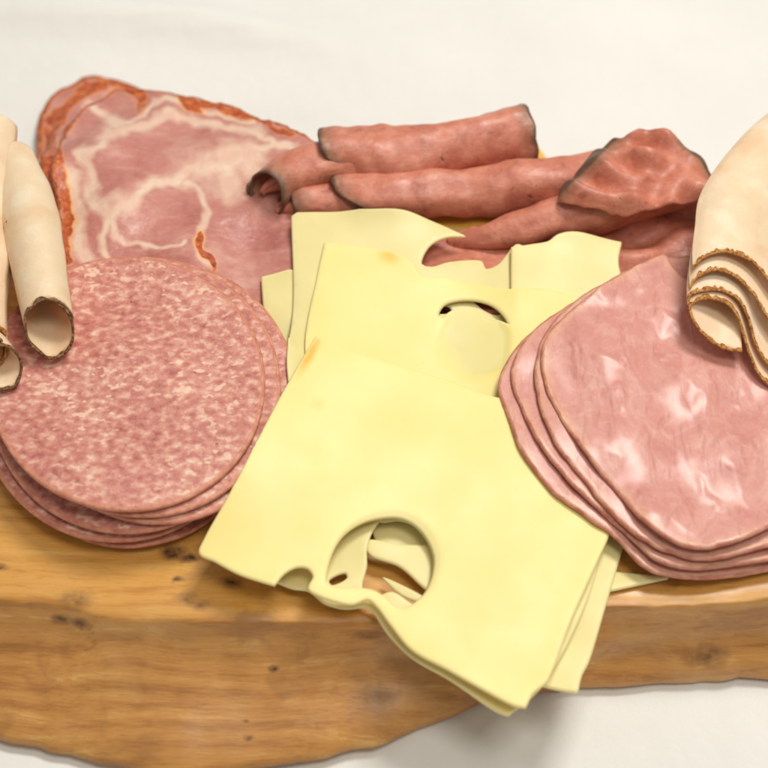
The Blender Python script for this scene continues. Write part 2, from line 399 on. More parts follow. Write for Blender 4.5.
def slab(name, outer_px, mat, t=.16, holes_px=(), z=None, iters=40, sig=.5, sag=0.0, sharp=(), step=.22, wav=(.03, 3.0), seed=0,
         support=None, label=None, cat=None, group=None, edge=None, edge_mat=None, edge_w=.10, attr_fn=None, curl=0.0, n_out=220, fs=.22, dil=.2, hole_rim=.0, hole_rim_fn=None, top_fn=None, ragged=0.0):
    """a slice of food: outline (photo pixels unprojected onto where it lies), real thickness, draped over what is below it"""
    global H
    S = H if support is None else np.maximum(H, support)
    opx = catmull(outer_px, n_out, True, sharp)
    if ragged:
        w1 = Wave(14, 2, seed=seed + 5); w2 = Wave(40, 2, seed=seed + 6)
        nn = normals2d(opx); opx = opx + nn * ((w1(opx[:, 0], opx[:, 1]) * .5 + w2(opx[:, 0], opx[:, 1])) * ragged)[:, None]
    hpx = [catmull(h, max(24, int(len(h) * 8)), True) for h in holes_px]
    zo = np.full(len(opx), z or BT + 1); zh = [np.full(len(h), z or BT + 1) for h in hpx]
    wv = Wave(wav[1], 2, seed=seed)
    for it in range(4):
        outer = np.array([P(a, b, c)[:2] for (a, b), c in zip(opx, zo)])
        holes = [np.array([P(a, b, c)[:2] for (a, b), c in zip(h, q)]) for h, q in zip(hpx, zh)]
        mask = inside(outer, GX, GY)
        F = drape(mask, S, iters, sig, sag, fs, dil) + wav[0] * (1 + wv(GX, GY)) + .01
        if it < 3:
            zo = .4 * zo + .6 * (sample(F, *outer.T) + t); kk = np.bartlett(17)[1:-1]; kk /= kk.sum()
            zo = np.convolve(np.concatenate([zo[-7:], zo, zo[:7]]), kk, 'valid')
        zh = [sample(F, *h.T) + t for h in holes]
    for h in holes: mask &= ~inside(h, GX, GY)
    v, f = triangulate(outer, holes, step)
    loops = [outer] + holes
    rim = dist_poly(v, loops)
    zz = sample(F, v[:, 0], v[:, 1])
    if curl: zz = zz + curl * np.clip(1 - rim / .5, 0, 1) ** 2
    n = len(v); top = np.column_stack([v, zz + t]); bot = np.column_stack([v, zz])
    if top_fn is not None: top[:, 2] -= top_fn(v)
    # round the top edge of the slice
    top[:, 2] -= np.clip(1 - rim / .05, 0, 1) * t * .08
    verts = [top, bot]; faces = list(f) + [(a + n, c + n, b + n) for a, b, c in f]
    attr = {'rim': np.concatenate([rim, rim])}
    px = None
    k = 2 * n
    # side walls
    key = {(round(a, 4), round(b, 4)): i for i, (a, b) in enumerate(v)}
    for li, c in enumerate(loops):
        nn = normals2d(c) * (1 if li == 0 else -1)
        idx = []
        for p in c:
            i = key.get((round(p[0], 4), round(p[1], 4)))
            if i is None: i = int(((v - p) ** 2).sum(1).argmin())
            idx.append(i)
        idx = np.array(idx); m = len(c); zc = zz[idx]; hr = hole_rim if li else 0
        wmod = (hole_rim_fn(c) if hole_rim_fn is not None else np.ones(m))[:, None] * hr
        r1 = np.column_stack([c + nn * (t * .28 + wmod * .45), zc + t * .58 ]); r2 = np.column_stack([c + nn * (t * .30 + wmod), zc + t * .15])
        verts += [r1, r2]; attr['rim'] = np.concatenate([attr['rim'], np.zeros(2 * m)])
        A = sum(outer[:, 0] * 0); 
        for i in range(m):
            j = (i + 1) % m
            q = [(idx[i], idx[j], k + j, k + i), (k + i, k + j, k + m + j, k + m + i), (k + m + i, k + m + j, idx[j] + n, idx[i] + n)]
            area2 = np.sum(c[:, 0] * np.roll(c[:, 1], -1) - c[:, 1] * np.roll(c[:, 0], -1))
            flip = (area2 > 0) == (li == 0)
            faces += [tuple(reversed(x)) if flip else x for x in q]
        k += 2 * m
    verts = np.concatenate(verts)
    extra = attr_fn(verts) if attr_fn else {}
    attr.update(extra)
    o = link_mesh(name, verts, faces, mat, attrs=attr, label=label, cat=cat, group=group)
    if edge:
        c = outer; nn = normals2d(c); w = edge_w * (1 + .5 * Wave(.8, 2, seed=seed + 9)(c[:, 0], c[:, 1])); w = np.maximum(w, .03)
        rr = []
        inn = c - nn * w[:, None]
        sz = sample(F, *c.T); si = sample(F, *inn.T)
        rr.append(np.column_stack([inn, si + t + .0]))
        rr.append(np.column_stack([c - nn * w[:, None] * .4, sz + t + .012]))
        rr.append(np.column_stack([c + nn * (t * .28 + .012), sz + t * .66]))
        rr.append(np.column_stack([c + nn * (t * .30 + .012), sz + t * .2]))
        rr.append(np.column_stack([c, sz - .008]))
        m = len(c); V = np.concatenate(rr); Fc = []
        area2 = np.sum(c[:, 0] * np.roll(c[:, 1], -1) - c[:, 1] * np.roll(c[:, 0], -1))
        for r in range(4):
            for i in range(m):
                j = (i + 1) % m; q = (r*m+i, r*m+j, (r+1)*m+j, (r+1)*m+i)
                Fc.append(tuple(reversed(q)) if area2 > 0 else q)
        link_mesh(edge, V, Fc, edge_mat or mat, parent=o, attrs={'rim': np.zeros(len(V))})
    H = np.where(mask, np.maximum(H, F + t + .004), H)
    return o

def splat(Pg):
    """record a sheet's upper surface in the height field"""
    n, m = Pg.shape[:2]
    for a in np.linspace(0, 1, 4):
        A = Pg[:-1] * (1 - a) + Pg[1:] * a
        for b in np.linspace(0, 1, 4):
            B = A[:, :-1] * (1 - b) + A[:, 1:] * b
            q = B.reshape(-1, 3); i = ((q[:, 0] - X0) / RES).astype(int); j = ((q[:, 1] - Y0) / RES).astype(int)
            ok = (i >= 0) & (i < NX) & (j >= 0) & (j < NY)
            np.maximum.at(H, (j[ok], i[ok]), q[ok, 2])

def sheet(name, G, t, mat, parent=None, label=None, cat=None, group=None, crust=None, crust_mat=None, crust_sides=('u0',), crust_w=.08, rim_sides=('u0', 'u1', 'v0', 'v1'), seed=0, rec=True):
    """thick sheet from a grid of points G[n,m,3]"""
    n, m = G.shape[:2]
    du = np.gradient(G, axis=0); dv = np.gradient(G, axis=1)
    N = np.cross(du, dv); N /= np.linalg.norm(N, axis=2)[..., None] + 1e-9
    top = G + N * t / 2; bot = G - N * t / 2
    su = np.concatenate([np.zeros((1, m)), np.cumsum(np.linalg.norm(np.diff(G, axis=0), axis=2), 0)]); sv = np.concatenate([np.zeros((n, 1)), np.cumsum(np.linalg.norm(np.diff(G, axis=1), axis=2), 1)], 1)
    dd = {'u0': su, 'u1': su[-1] - su, 'v0': sv, 'v1': sv[:, -1:] - sv}
    rim = np.full((n, m), 9.0)
    for s in rim_sides: rim = np.minimum(rim, dd[s])
    V = np.concatenate([top.reshape(-1, 3), bot.reshape(-1, 3)]); o_ = n * m
    I = np.arange(n * m).reshape(n, m); F = []
    for i in range(n - 1):
        for j in range(m - 1):
            F.append((I[i, j], I[i+1, j], I[i+1, j+1], I[i, j+1])); F.append((I[i, j]+o_, I[i, j+1]+o_, I[i+1, j+1]+o_, I[i+1, j]+o_))
    def wall(a):
        for x, y in zip(a[:-1], a[1:]): F.append((x, y, y + o_, x + o_))
    wall(I[0, :]); wall(I[::-1, 0]); wall(I[-1, ::-1]); wall(I[:, -1])
    att = {'rim': np.concatenate([rim.ravel()] * 2)}
    o = link_mesh(name, V, F, mat, parent=parent, attrs=att, label=label, cat=cat, group=group)
    if crust:
        for s in crust_sides:
            if s == 'u0': e, inn, Ne = G[0], G[1:6], N[0]
            elif s == 'u1': e, inn, Ne = G[-1], G[-2:-7:-1], N[-1]
            elif s == 'v0': e, inn, Ne = G[:, 0], np.moveaxis(G[:, 1:6], 1, 0), N[:, 0]
            else: e, inn, Ne = G[:, -1], np.moveaxis(G[:, -2:-7:-1], 1, 0), N[:, -1]
            D = inn[0] - e; D /= np.linalg.norm(D, axis=1)[:, None] + 1e-9
            k = len(e); r = np.random.default_rng(seed + 3)
            wr = np.interp(np.arange(k), np.arange(0, k + 3, 2), r.uniform(.2, 1.9, len(np.arange(0, k + 3, 2))))[:, None] * crust_w
            j = r.normal(0, .004, (k, 1)) * (crust_w / .08)
            rings = [e + D * wr + Ne * (t/2 + .004), e + D * wr * .3 + Ne * (t/2 + .009 + abs(j)), e - D * (.03 + j) + Ne * t * .3, e - D * (.03 - j) - Ne * t * .3, e + D * wr * .3 - Ne * (t/2 + .009 + abs(j)), e + D * wr - Ne * (t/2 + .004)]
            VV = np.concatenate(rings); FF = [(a*k+i, a*k+i+1, (a+1)*k+i+1, (a+1)*k+i) for a in range(5) for i in range(k - 1)]
            link_mesh(crust, VV, FF, crust_mat, parent=parent if parent is not None else o, attrs={'rim': np.zeros(len(VV))})
    if rec: splat(top)
    return o

def roll_grid(spine, radii, turns, phase, t, nu=70, squash=.9, skew=0.0, skew_end=0.0, slant=0.0, pleat=0.0, seed=0, wr=.06, gap=1.15, nv=None):
    """spine: (px,py,z); spiral sheet. skew: how far (share of the length) the outermost wrap starts behind the innermost"""
    sp = catmull([P(*s) for s in spine], 200, False)
    L = np.concatenate([[0], np.cumsum(np.linalg.norm(np.diff(sp, axis=0), axis=1))]); L /= L[-1]
    rad_t = np.linspace(0, 1, len(radii)); nv = nv or int(28 * turns) + 1
    vv = np.linspace(0, 1, nv); uu = np.linspace(0, 1, nu)
    u0 = skew * (1 - vv) + abs(slant) * .5 * (1 - np.sign(slant) * np.sin(phase + vv * turns * 2 * np.pi)); u1 = 1 - skew_end * (1 - vv)
    U = u0[None] + (u1 - u0)[None] * uu[:, None]; V = np.broadcast_to(vv, U.shape)
    w = Wave(.5, 2, seed=seed); U = np.clip(U + .006 * w(V * turns * 3, U * 0) * np.where(uu < .5, 1, -1)[:, None], 0, 1)
    C = np.stack([np.interp(U, L, sp[:, k]) for k in range(3)], -1)
    e = 1e-2; C2 = np.stack([np.interp(np.clip(U + e, 0, 1), L, sp[:, k]) for k in range(3)], -1); C1 = np.stack([np.interp(np.clip(U - e, 0, 1), L, sp[:, k]) for k in range(3)], -1)
    T = C2 - C1; T /= np.linalg.norm(T, axis=-1)[..., None]
    Sd = np.cross(T, [0, 0, 1.]); Sd /= np.linalg.norm(Sd, axis=-1)[..., None]; Up = np.cross(Sd, T)
    th = phase + V * turns * 2 * np.pi
    r = np.interp(U, rad_t, radii) - t * gap * V * turns
    r = np.maximum(r, .08)
    w3 = Wave(3.2, 3, seed=seed + 1); w4 = Wave(1.1, 3, seed=seed + 2)
    Q = C + Sd * np.cos(th)[..., None] + Up * np.sin(th)[..., None]
    r = r * (1 + pleat * np.sin(3 * th + 2.2 * U * 3 + seed) + pleat * .6 * np.sin(5 * th - 4 * U + 2 * seed))
    r = r * (1 + wr * w3(Q[..., 0], Q[..., 1], Q[..., 2]) + wr * .35 * w4(Q[..., 0], Q[..., 1], Q[..., 2]))
    return C + Sd * (r * np.cos(th))[..., None] + Up * (squash * r * np.sin(th))[..., None]

# ------------------------------------------------------------------ tablecloth (the surface everything stands on)
def tablecloth():
    xs = np.linspace(-90, 90, 241); ys = np.linspace(-60, 120, 241)
    X, Y = np.meshgrid(xs, ys)
    w1, w2 = Wave(26, 2, seed=3), Wave(9, 2, seed=4)
    Z = .12 * w1(X, Y) + .03 * w2(X, Y)
    # one long soft fold lying behind the meats on the left
    a = P(-20, 20, 0); b = P(150, 22, 0); c = P(330, 48, 0)
    q = np.polyfit([a[0], b[0], c[0]], [a[1], b[1], c[1]], 2)
    d = (Y - np.polyval(q, X)); fade = 1 / (1 + np.exp((X + 3) / 1.5))
    Z += .95 * np.exp(-(d / 1.1) ** 2) * fade
    near = np.exp(-((X / 24) ** 4 + ((Y - 1) / 17) ** 4)); Z = Z * (1 - near)
    V = np.stack([X, Y, Z], -1).reshape(-1, 3); n = 241
    F = [(j*n+i, j*n+i+1, (j+1)*n+i+1, (j+1)*n+i) for j in range(n-1) for i in range(n-1)]
    nt = NT('white_cotton')
    c = nt.mix(nt.ramp(nt.noise(.12, 4, .6), [(.3, 0), (.7, 1)]), (.76, .75, .715), (.80, .79, .755))
    wv = nt.t.nodes.new('ShaderNodeTexWave'); wv.inputs['Scale'].default_value = 6.5; wv.inputs['Distortion'].default_value = .6; nt.put(wv.inputs['Vector'], nt.co)
    wv2 = nt.t.nodes.new('ShaderNodeTexWave'); wv2.bands_direction = 'Y'; wv2.inputs['Scale'].default_value = 6.5; wv2.inputs['Distortion'].default_value = .6; nt.put(wv2.inputs['Vector'], nt.co)
    h = nt.math('ADD', wv.outputs['Fac'], wv2.outputs['Fac'])
    b = nt.bump(nt.noise(.5, 4, .55), .35, .003); b = nt.bump(h, .3, .0002, b); b = nt.bump(nt.noise(2.2, 4, .55, co=nt.map(scale=(1, .3, 1))), .3, .0007, b)
    m = nt.fin(c, .85, b, spec=.2)
    link_mesh('tablecloth', V, F, m, base=np.zeros(3), label='plain white cotton tablecloth spread flat under the wooden board', cat='tablecloth')
tablecloth()

# ------------------------------------------------------------------ wooden board
# front: (top edge pixel at z=BT, foot pixel at z=.45)
front = [((-60, 590), (-60, 720)), ((0, 597), (0, 739)), ((60, 603), (55, 753)), ((110, 614), (105, 765)), ((190, 619), (180, 776)), ((270, 621), (262, 768)),
         ((350, 621), (350, 753)), ((420, 619), (420, 728)), ((490, 614), (490, 700)), ((560, 609), (560, 689)), ((640, 606), (640, 683)), ((710, 603), (710, 679)), ((780, 597), (780, 677)), ((850, 592), (850, 676))]
topc = [P(*a, BT)[:2] for a, b in front]; botc = [P(*b, .45)[:2] for a, b in front]
rest = [((19.5, -7), (20.6, -8.5)), ((20.5, 0), (21.8, 0)), ((18.5, 7.5), (19.4, 9)), ((13, 9.0), (13.3, 9.8)), ((9, 9.8), (9.3, 10.6)), ((5, 11.4), (5.2, 12.3)), ((0, 12.0), (0, 12.8)), ((-5, 12.2), (-5, 13)), ((-10, 12.4), (-10.2, 13.2)), ((-15, 12), (-15.8, 12.8)), ((-19.5, 9.5), (-20.6, 10)), ((-21, 2), (-22.5, 2)), ((-20, -5), (-21.5, -6.5))]
topc += [np.array(a, float) for a, b in rest]; botc += [np.array(b, float) for a, b in rest]
NB = 420
TO = catmull(topc, NB, True); 
def match(ctrl_a, ctrl_b, n):
    A, B = np.asarray(ctrl_a), np.asarray(ctrl_b); both = np.hstack([A, B]); r = catmull(both, n, True); return r[:, :2], r[:, 2:]
TO, BO = match(topc, botc, NB)
wb = Wave(2.2, 2, seed=11); wb2 = Wave(.7, 2, seed=12)
nn = normals2d(TO)
TO = TO + nn * (.03 * wb(*TO.T) + .012 * wb2(*TO.T))[:, None]; BO = BO + nn * (.04 * wb(*BO.T) + .012 * wb2(*BO.T))[:, None]
yedge = lambda x: np.interp(x, [p[0] for p in topc[:14]], [p[1] for p in topc[:14]])
def board():
    v, f = triangulate(TO, [], .3)
    rim = dist_poly(v, [TO]); wt = Wave(7, 2, seed=2)
    z = BT + .02 * wt(v[:, 0], v[:, 1]) * np.clip(rim, 0, 1) - .12 * np.clip(1 - rim / .4, 0, 1) ** 2
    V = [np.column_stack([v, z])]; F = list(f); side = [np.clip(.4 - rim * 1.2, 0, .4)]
    key = {(round(a, 4), round(b, 4)): i for i, (a, b) in enumerate(v)}
    idx = [key.get((round(a, 4), round(b, 4)), None) for a, b in TO]
    idx = [i if i is not None else int(((v - p) ** 2).sum(1).argmin()) for i, p in zip(idx, TO)]
    prof = [(.012, BT-.17), (.022, BT-.24), (.04, BT-.38), (.07, BT-.62), (.11, BT-.9), (.17, BT-1.2), (.26, BT-1.5), (.38, BT-1.8), (.53, BT-2.08), (.68, BT-2.33), (.82, BT-2.58), (.94, BT-2.84), (1.0, .45), (.97, .25), (.92, .08), (.85, .0)]
    m = len(TO); k = len(v); prev = np.array(idx)
    ws = Wave(3.0, 3, seed=21); ws2 = Wave(1.0, 3, seed=22)
    for s, zz in prof:
        c = TO * (1 - s) + BO * s
        amp = math.sin(math.pi * min(s, 1) ** .8) if s < 1 else 0
        d = (.13 * ws(c[:, 0] * .6, c[:, 1], np.full(m, zz * 1.6)) + .04 * ws2(c[:, 0] * .7, c[:, 1], np.full(m, zz * 1.5))) * amp
        c = c + normals2d(TO) * d[:, None]
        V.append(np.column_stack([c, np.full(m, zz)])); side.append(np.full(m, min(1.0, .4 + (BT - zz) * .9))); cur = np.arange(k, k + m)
        for i in range(m):
            j = (i + 1) % m; F.append((prev[i], cur[i], cur[j], prev[j]))
        prev = cur; k += m
    F.append(tuple(prev))
    V = np.concatenate(V); side = np.concatenate(side)
    nt = NT('live_edge_wood')
    base_xy = (V[:, :2].min(0) + V[:, :2].max(0)) / 2
    base = np.array([0, 0, 0.])
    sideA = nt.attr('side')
    g0 = nt.warp(.12, 1.3); g0 = nt.warp(.6, .12, g0)
    grain = nt.noise(1, 6, .62, co=nt.map(scale=(.16, 1.5, 1.1), rot=(0, 0, .03), co=g0))
    fine = nt.noise(1, 5, .7, co=nt.map(scale=(.7, 13, 9), rot=(0, 0, .04), co=g0))
    rings = nt.t.nodes.new('ShaderNodeTexWave'); rings.bands_direction = 'Y'; rings.inputs['Scale'].default_value = .55; rings.inputs['Distortion'].default_value = 5; rings.inputs['Detail'].default_value = 3; rings.inputs['Detail Scale'].default_value = .6
    nt.put(rings.inputs['Vector'], nt.map(scale=(.14, 1.0, .8), co=g0))
    g = nt.math('ADD', nt.math('MULTIPLY', grain, .50), nt.math('MULTIPLY', rings.outputs['Fac'], .07))
    g = nt.math('ADD', g, nt.math('MULTIPLY', fine, .34))
    g = nt.math('ADD', g, nt.math('MULTIPLY', nt.noise(.5, 3, .55, co=nt.warp(.8, 1.5)), .17))
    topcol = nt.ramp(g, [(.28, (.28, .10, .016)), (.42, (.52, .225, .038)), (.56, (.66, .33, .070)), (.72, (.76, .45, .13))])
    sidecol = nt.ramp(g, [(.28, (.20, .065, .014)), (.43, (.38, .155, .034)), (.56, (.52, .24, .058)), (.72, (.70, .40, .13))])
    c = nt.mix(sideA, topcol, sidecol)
    pat = nt.noise(.33, 4, .6, co=nt.warp(.5, 2))
    pores = nt.ramp(nt.noise(1, 3, .6, co=nt.map(scale=(1.6, 30, 22), rot=(0, 0, .04), co=g0)), [(.60, 0), (.70, 1)])
    c = nt.mix(nt.math('MULTIPLY', pores, .4), c, (.22, .085, .02))
    c = nt.mix(nt.math('MULTIPLY', nt.ramp(pat, [(.5, 0), (.68, 1)]), .35), c, (.62, .36, .13))
    c = nt.mix(nt.math('MULTIPLY', nt.ramp(pat, [(.32, 1), (.44, 0)]), .4), c, (.27, .115, .035))
    # knots and worm holes
    def at_side(px, py):        # where the pixel's ray meets the flared side
        best = None
        for s, zz in prof:
            p = P(px, py, zz); j = np.argmin(abs(TO[:, 0] - p[0]) + (TO[:, 1] > 0) * 99)
            yy = TO[j, 1] * (1 - s) + BO[j, 1] * s
            if best is None or abs(p[1] - yy) < best[0]: best = (abs(p[1] - yy), p)
        return best[1]
    knots = [(at_side(275, 667), .16, 1), (at_side(382, 697), .5, .5), (at_side(60, 621), .28, .8), (at_side(83, 621), .30, .85), (at_side(250, 738), .14, .9), (at_side(245, 722), .10, .8), (at_side(705, 655), .55, .7), (at_side(365, 634), .3, .6),
             (P(173, 553, BT), .33, .95), (P(189, 558, BT), .24, .9), (P(177, 580, BT), .16, .9), (P(232, 583, BT), .30, .7), (P(1, 569, BT), .2, .9), (P(75, 600, BT), .45, .5), (P(186, 600, BT), .3, .5), (P(200, 605, BT), .25, .5), (P(338, 606, BT), .22, .6), (at_side(212, 758), .5, .55), (at_side(275, 757), .6, .6), (at_side(175, 765), .5, .6)]
    acc = None; wco = nt.warp(1.8, .35)
    for p, r, a in knots:
        d = nt.vmath('MULTIPLY', nt.vmath('SUBTRACT', wco, tuple(float(x) for x in p)), (.62, 1.0, 1.2))
        L = nt.vmath('LENGTH', d, out='Value')
        k_ = nt.math('MULTIPLY', nt.math('SUBTRACT', 1.0, nt.math('DIVIDE', L, r * 1.15), clamp=True), a * 1.6, clamp=True)
        acc = k_ if acc is None else nt.math('MAXIMUM', acc, k_)
    kk = nt.math('MULTIPLY', acc, nt.ramp(nt.noise(3, 4, .7), [(.3, .5), (.6, 1)]))
    c = nt.mix(kk, c, (.075, .026, .010))
    b = nt.bump(nt.noise(1, 5, .6, co=nt.map(scale=(.18, 1.6, 1.5), co=g0)), .3, .0014)
    b = nt.bump(fine, .2, .0003, b)
    m_ = nt.fin(c, nt.math('ADD', nt.ramp(nt.noise(1.1, 4, .6, co=g0), [(.3, .34), (.7, .5)]), nt.math('MULTIPLY', acc, .4)), b, spec=.45, coat=.35, coat_rough=.24)
    link_mesh('serving_board', V, F, m_, base=base, attrs={'side': side}, label='thick honey-brown live-edge wooden serving board under all the meat and cheese', cat='serving board')
board()
H = np.where(inside(TO, GX, GY), BT + .03, 0)

# support that lets cheese hang over the front edge and bend down
d_over = np.maximum(0, yedge(GX) - GY)
def hang(k, z0=.05, lim=3.6): return np.maximum(BT + z0 - k * d_over ** 2, .1) * (d_over < lim) * (d_over > 0)

# ------------------------------------------------------------------ capicola
seams = [([(85,164),(83,150),(94,139),(117,129),(142,120),(167,118),(200,122),(225,127),(262,134)], .20),
         ([(85,164),(90,189),(100,206),(109,214)], .24), ([(109,214),(133,198),(150,183),(175,177),(200,165),(225,158)], .28),
         ([(205,168),(225,162),(245,158),(252,165)], .65), ([(225,175),(235,185)], .55), ([(185,185),(195,190),(203,210),(205,240),(206,258)], .17),
         ([(109,214),(118,237),(135,248),(160,250),(190,242)], .09), ([(69,178),(74,195),(74,215),(78,235),(86,262)], .30), ([(109,214),(104,232),(104,250),(112,268)], .12),
         ([(112,120),(117,130)], .35), ([(98,112),(108,118)], .2), ([(240,150),(270,150),(290,145)], .15), ([(120,120),(150,105),(180,104),(215,112),(250,122)], .08), ([(255,135),(290,150)],.18)]
spices = [([(205,238),(208,252),(214,264)], .13), ([(214,262),(212,272)], .1), ([(65,130),(75,112),(92,98),(115,88)], .2), ([(60,165),(62,190),(66,225),(68,260)], .22), ([(60,140),(62,175)], .18), ([(130,92),(136,100)], .25), ([(150,88),(190,97),(230,108),(290,130)], .14), ([(185,100),(190,106)], .2)]
def pix_of(v):
    d = v - CAM; f = np.array([0, CP, -SP]); u = np.array([0, SP, CP]); zc = d @ f
    return 384 + FPX * d[:, 0] / zc, 384 - FPX * (d @ u) / zc
def seg_field(px, py, lines, sc=26.5, dx=0, dy=0):
    out = np.zeros(len(px)); q = np.stack([px - dx, (py - dy)], 1)
    for pts, w in lines:
        pts = np.array(pts, float); d = np.full(len(px), 1e9)
        for a, b in zip(pts[:-1], pts[1:]):
            ab = b - a; t = np.clip(((q - a) @ ab) / (ab @ ab), 0, 1); d = np.minimum(d, np.linalg.norm(a + t[:, None] * ab - q, axis=1))
        out = np.maximum(out, np.clip(1.1 - .75 * d / ((w + .03) * sc), 0, 1))
    return out
def capi_attr(dx, dy):
    def fn(v):
        px, py = pix_of(v); wa, wb_, wc, wd = Wave(60, 2, seed=1), Wave(60, 2, seed=2), Wave(18, 2, seed=3), Wave(18, 2, seed=4)
        px, py = px + 3 * wa(px, py) + .9 * wc(px, py), py + 3 * wb_(px, py) + .9 * wd(px, py)
        return {'fat': seg_field(px, py, seams, dx=dx, dy=dy), 'spice': seg_field(px, py, spices, dx=dx, dy=dy), 'rindw': np.full(len(v), .36 if dx else .13)}
    return fn
G = 'overlapping capicola slices at the rear left of the board'
capB = [(33,190),(32,160),(35,128),(45,97),(68,79),(104,71),(150,86),(215,104),(280,128),(310,160),(300,230),(250,290),(150,330),(85,320),(66,282),(55,245),(42,222)]
capM = [(44,190),(43,160),(49,128),(58,104),(80,88),(112,74),(160,86),(220,104),(285,130),(312,165),(305,235),(255,292),(160,335),(95,325),(68,284),(58,250),(48,220)]
capT = [(55,195),(54,165),(62,135),(74,113),(98,95),(125,84),(160,87),(205,97),(250,112),(300,133),(330,165),(335,220),(325,280),(290,320),(200,340),(110,330),(74,290),(64,262),(58,228)]
slab('capicola_slice', capB, M_capi, t=.15, z=BT+.3, seed=31, wav=(.08, 5), label='lowest capicola slice, its red spiced rind showing farthest to the left behind the turkey', cat='capicola slice', group=G, edge='rind', edge_mat=M_capirind, attr_fn=capi_attr(-12, -6), ragged=.8)
slab('capicola_slice', capM, M_capi, t=.15, z=BT+.5, seed=32, wav=(.10, 5), label='middle capicola slice, showing only a red rind strip between two others', cat='capicola slice', group=G, edge='rind', edge_mat=M_capirind, attr_fn=capi_attr(-9, -4), ragged=.8)
slab('capicola_slice', capT, M_capi, t=.15, z=BT+.8, seed=33, wav=(.12, 5), step=.11, label='top capicola slice with cream fat seams across pink meat, behind the salami', cat='capicola slice', group=G, edge='rind', edge_mat=M_capirind, edge_w=.09, attr_fn=capi_attr(0, 0), ragged=1.0)

# ------------------------------------------------------------------ roast beef
slab('cheddar_slice', [(410,160),(470,142),(538,143),(560,175),(540,215),(430,222)], M_cheddar, t=.3, z=BT+.3, label='orange cheese slice peeking out from under the rear roast beef roll', cat='cheese slice', sharp=(0,2,3), seed=40)
G = 'rolled and folded roast beef slices at the rear'
def base_of(*grids):
    a = np.concatenate([g.reshape(-1, 3) for g in grids]); return [*(a[:, :2].min(0) + a[:, :2].max(0)) / 2, a[:, 2].min()]
# rear roll: a core that sticks out to the left and a wrap around it
RS = ('u0', 'u1')
slab('roast_beef_fold', [(402,262),(418,242),(450,232),(520,225),(600,215),(690,192),(706,215),(702,262),(660,300),(560,310),(440,300)], M_beef, t=.42, z=4.4, iters=20, wav=(.16, 2.2), seed=46, fs=.25, ragged=.8,
     label='crumpled roast beef slice showing through the break in the rear swiss cheese', cat='roast beef', group=G, step=.18, attr_fn=lambda v: {'rim': np.full(len(v), 9.)})
g0 = roll_grid([(262,193,4.95),(268,188,5.05),(290,179,5.2),(330,172,5.2)], [.12,.45,.6,.5], 1.3, 1.0, .10, seed=39, wr=.06)
g1 = roll_grid([(259,198,5.1),(270,188,5.2),(284,178,5.3),(310,168,5.4),(350,162,5.3),(420,160,5.1)], [.95,1.0,1.08,1.18,1.15,.95], 1.2, 3.3, .10, seed=41, slant=-.11, squash=.95, wr=.05, pleat=.03)
g2 = roll_grid([(318,160,5.4),(345,158,5.4),(400,156,5.35),(460,146,5.3),(529,130,5.3)], [1.36,1.38,1.26,1.20,1.25], 1.2, 3.5, .12, seed=42, squash=.98, slant=.24, wr=.06, pleat=.04)
tb = thing('roast_beef_roll', base_of(g1, g2), 'rear roast beef roll lying on top of the orange cheese slice', 'roast beef', G)
sheet('tongue', g0, .10, M_beef, tb, seed=1, rim_sides=('u1',))
sheet('core', g1, .10, M_beef, tb, seed=1, rim_sides=('u0',))
sheet('wrap', g2, .12, M_beef, tb, seed=2, rim_sides=RS)
# long middle roll
g0 = roll_grid([(276,211,4.6),(284,208,4.7),(310,204,4.7)], [.1,.42,.5], 1.3, 2.0, .1, seed=38, wr=.05, nu=30)
g1 = roll_grid([(280,211,4.7),(292,205,4.75),(304,202,4.8),(330,200,4.75),(390,202,4.6),(430,200,4.6)], [.68,.74,.8,.88,.9,.7], 1.3, 3.3, .10, seed=43, slant=-.09, wr=.05, pleat=.03)
g2 = roll_grid([(330,194,4.9),(400,195,4.9),(470,191,4.9),(540,182,5.0),(600,173,5.05),(690,172,5.0)], [.98,1.05,1.12,1.15,1.15,.85], 1.3, 3.4, .12, seed=44, slant=.22, wr=.07, pleat=.055)
tb = thing('roast_beef_roll', base_of(g1, g2), 'long middle roast beef roll between the rear roll and the swiss cheese', 'roast beef', G)
sheet('tongue', g0, .10, M_beef, tb, seed=3, rim_sides=('u1',))
sheet('core', g1, .10, M_beef, tb, seed=3, rim_sides=('u0',))
sheet('wrap', g2, .12, M_beef, tb, seed=4, rim_sides=('u0',))
# front fold
g1 = roll_grid([(448,243,3.9),(490,236,4.4),(560,215,4.9),(640,199,5.0),(706,187,4.9)], [.25,.75,.98,.98,.5], 1.4, 3.4, .14, seed=45, wr=.07, pleat=.05)
sheet('roast_beef_fold', g1, .17, M_beef, label='plump folded roast beef slice just in front of the long middle roll', cat='roast beef', group=G, seed=5, rim_sides=('u1',))
def flap_rim(v):
    px, py = pix_of(v); w = Wave(30, 2, seed=8)
    f = seg_field(px, py, [([(556,190),(575,172),(600,147),(617,132)], .55), ([(682,140),(703,158),(718,184)], .3)])
    return {'rim': np.clip(1.2 - 1.3 * f, 0, 9)}
slab('roast_beef_slice', [(560,192),(575,172),(592,152),(617,134),(650,131),(680,139),(702,156),(715,180),(708,190),(690,195),(655,203),(625,208),(600,202),(580,198)], M_beef, t=.2, z=5.8, iters=25, sig=.4, wav=(.20, 1.9), seed=47, fs=.25,
     label='loose roast beef flap with a browned edge draped over the right roll ends', cat='roast beef', group=G, ragged=.4, step=.13, curl=-.2, attr_fn=flap_rim)

